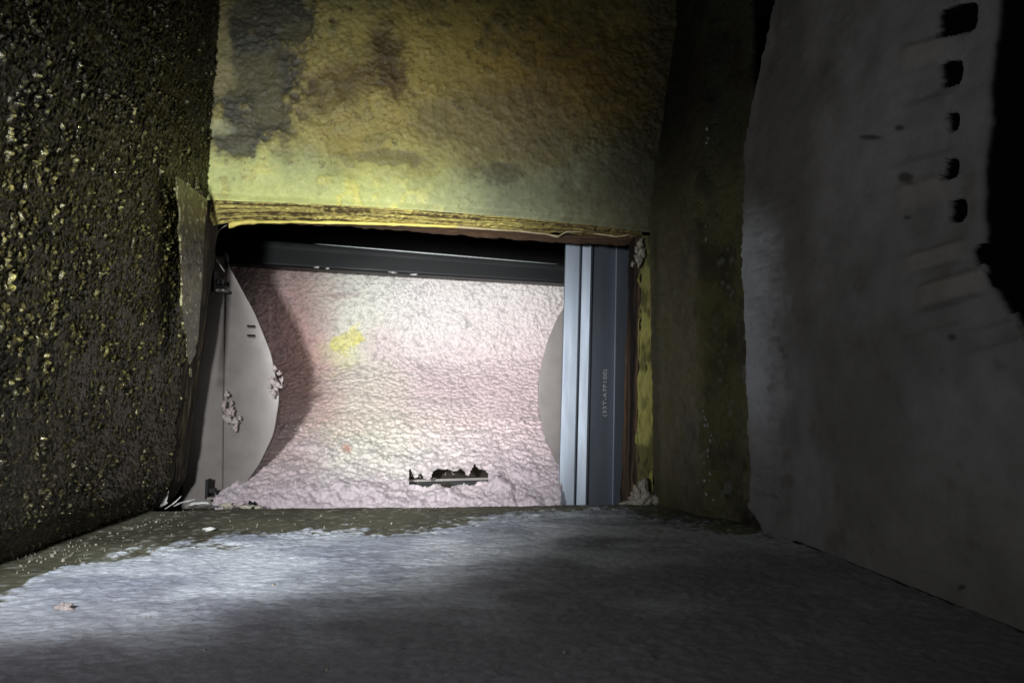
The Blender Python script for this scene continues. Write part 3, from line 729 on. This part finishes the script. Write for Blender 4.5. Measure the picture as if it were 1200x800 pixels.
# ------------------------------------------------------------------ steel stud on the right
def build_stud():
    root = empty('steel_stud', on_y(690, 590, 1.12), label='upright galvanised steel stud standing at the right side of the opening', cat='stud')
    # (px at y=300, px at y=590, depth)
    def strip(name, cols, m=M_galv, ytop=262, ybot=604, thick=0.0012):
        rows = []
        for (xt, xb, Y) in cols:
            sl = (xt-xb)/290.0; x_t = xt+sl*(300-ytop); x_b = xb-sl*(ybot-590)
            T = on_y(x_t, ytop, Y); B = on_y(x_b, ybot, Y)
            rows.append([T*(1-v)+B*v for v in np.linspace(0, 1, 40)])
        o = sheet(name, np.array(rows), m, root, flip=True, thick=thick)
        o.data.polygons.foreach_set('use_smooth', [False]*len(o.data.polygons)); return o
    strip('flange', [(662, 654, 1.150), (662, 654, 1.116), (663, 655, 1.114), (672, 664, 1.1125), (679, 672, 1.1115), (680.5, 673.5, 1.1135), (681, 674, 1.122)])
    strip('inner_flange', [(681.5, 674.5, 1.1215), (682.5, 675.5, 1.111), (690, 683.5, 1.108), (692.5, 686, 1.107), (693.8, 687.3, 1.1105)])
    w = [(694, 687.5, 1.111), (696, 689.5, 1.122), (721, 716.5, 1.158)]
    strip('web', w)
    strip('lip', [(721, 716.5, 1.157), (721.6, 717.1, 1.150), (723, 718.5, 1.150), (738, 733, 1.172), (741, 736, 1.20)])
    # printed marking on the web
    cu = bpy.data.curves.new('printed_marking', 'FONT'); cu.body = '(33T-A7F100)'; cu.size = 0.0125; cu.extrude = 0.0001
    cu.align_x = 'CENTER'; cu.align_y = 'CENTER'; cu.space_character = 1.05
    to = bpy.data.objects.new('printed_marking_src', cu); COL.objects.link(to)
    dg = bpy.context.evaluated_depsgraph_get(); me = bpy.data.meshes.new_from_object(to.evaluated_get(dg)); bpy.data.objects.remove(to)
    me.name = 'printed_marking'
    t = 0.62
    a = on_y(692, 460, 1.122); b = on_y(718.6, 460, 1.158); c = a*(1-t)+b*t
    ex = Vector((b-a)).normalized(); up = Vector((0.02, 0, 1)).normalized(); nrm = ex.cross(up).normalized()
    if nrm.y > 0: nrm = -nrm
    from mathutils import Matrix
    # text runs upwards: its x axis is up, its y axis points left
    X = up; Z = nrm; Yv = Z.cross(X)
    me.materials.clear()
    for v in me.vertices: v.co = Vector(c)+X*v.co.x+Yv*v.co.y+Z*(v.co.z+0.0008)
    link('printed_marking', me, M_print, root)
build_stud()

# ------------------------------------------------------------------ small loose things on the floor and sill
def litter(px, py, s, sc, m, label, cat, name, seed, z=ZF, rough=0.6, lift=0.3, rotz=0):
    p = on_z(px, py, z+0.003); p[2] = z+0.002+s*sc[2]*lift
    return crumb(name, p, s, m, seed=seed, sc=sc, rough=rough, rotz=rotz, tagkw=dict(label=label, cat=cat))
# torn white paper at the foot of the coated wall
def shred():
    p0 = Vector(on_z(203, 592, ZF+0.002)); root = empty('torn_shred', p0, label='torn white shred standing where the coated wall meets the floor', cat='paper shred')
    for i, (pts, w) in enumerate(([((-.012, .0, .0), (-.009, -.002, .012), (-.006, .002, .026)), .006], [((-.004, -.004, -.001), (.004, -.004, .004), (.010, -.001, .012)), .006], [((.004, -.003, .001), (.014, -.001, .005), (.026, .004, .007)), .003], [((.02, .0, .001), (.034, .002, .004), (.046, .003, .002)), .004])):
        pts = [Vector(q) for q in pts]; n = 14; Q = np.zeros((n, 5, 3))
        for k in range(n):
            t = k/(n-1); q = (1-t)**2*pts[0]+2*t*(1-t)*pts[1]+t*t*pts[2]
            ww = w*(1-0.75*t)*(1+0.4*mnoise.noise(Vector((k*0.6, i, 0))))
            for j in range(5):
                s = (j-2)/2; Q[k, j] = p0+q+Vector((s*ww*0.8, 0.001*mnoise.noise(Vector((k*.7, j, i)))*3-abs(s)*0.002, s*ww*0.4))
        sheet('shred_strip', Q, M_white, root, thick=0.0008)
shred()
# grit lying along the walls and sill
def grit():
    rng = random.Random(12); V = []; Fc = []
    for i in range(300):
        m = rng.random()
        if m < .45: px = rng.uniform(20, 230); p = on_z(px, 655-0.30*px+abs(rng.gauss(0, 12))+5, ZF)
        elif m < .7: p = on_z(rng.uniform(240, 780), rng.uniform(595, 625), ZF)
        else: p = on_z(rng.uniform(0, 1000), rng.uniform(630, 790), ZF)
        s = min(0.0022, 0.00035*math.exp(abs(rng.gauss(0, .6)))); b = len(V); h = s*rng.uniform(.8, 1.5)
        for k in range(5):
            w = k*1.2566+rng.uniform(-.4, .4); V.append((p[0]+math.cos(w)*s, p[1]+math.sin(w)*s, ZF))
        for k in range(5):
            w = k*1.2566+rng.uniform(-.4, .4); V.append((p[0]+math.cos(w)*s*.6, p[1]+math.sin(w)*s*.6, ZF+0.001+h*.7))
        for k in range(5): Fc.append((b+k, b+(k+1) % 5, b+5+(k+1) % 5, b+5+k))
        Fc.append(tuple(b+5+k for k in range(5)))
    o = raw('floor_grit', V, Fc, M_caulk, smooth=False); tag(o, 'fine pale grit scattered over the dusty floor and sill', 'grit', kind='stuff')
grit()
labels = [(268, 592, .006, (1.5, .8, .5), 'pale crumb on the sill, leftmost of the crumbs beside the clip'),
          (288, 593, .0055, (1.6, .8, .45), 'pale crumb on the sill, second from the left beside the clip'),
          (303, 594, .0045, (1, .8, .7), 'small pale crumb on the sill, rightmost of the little row')]
for i, (px, py, s, sc, lb) in enumerate(labels):
    litter(px, py, s, sc, M_caulk, lb, 'crumb', 'mortar_crumb', 120+i)
litter(296, 592, .0055, (1.1, .8, .8), M_dark, 'dark chip among the pale crumbs on the left sill', 'crumb', 'dark_chip', 131)
litter(246, 619, .004, (1.4, .8, .5), M_white, 'lone pale crumb on the dirty floor strip near the coated wall', 'crumb', 'mortar_crumb', 140)
litter(77, 711, .0032, (1.6, .8, .8), M_tuft, 'white chip lying alone on the bright floor at far left', 'chip', 'paint_chip', 141, rotz=0.35)
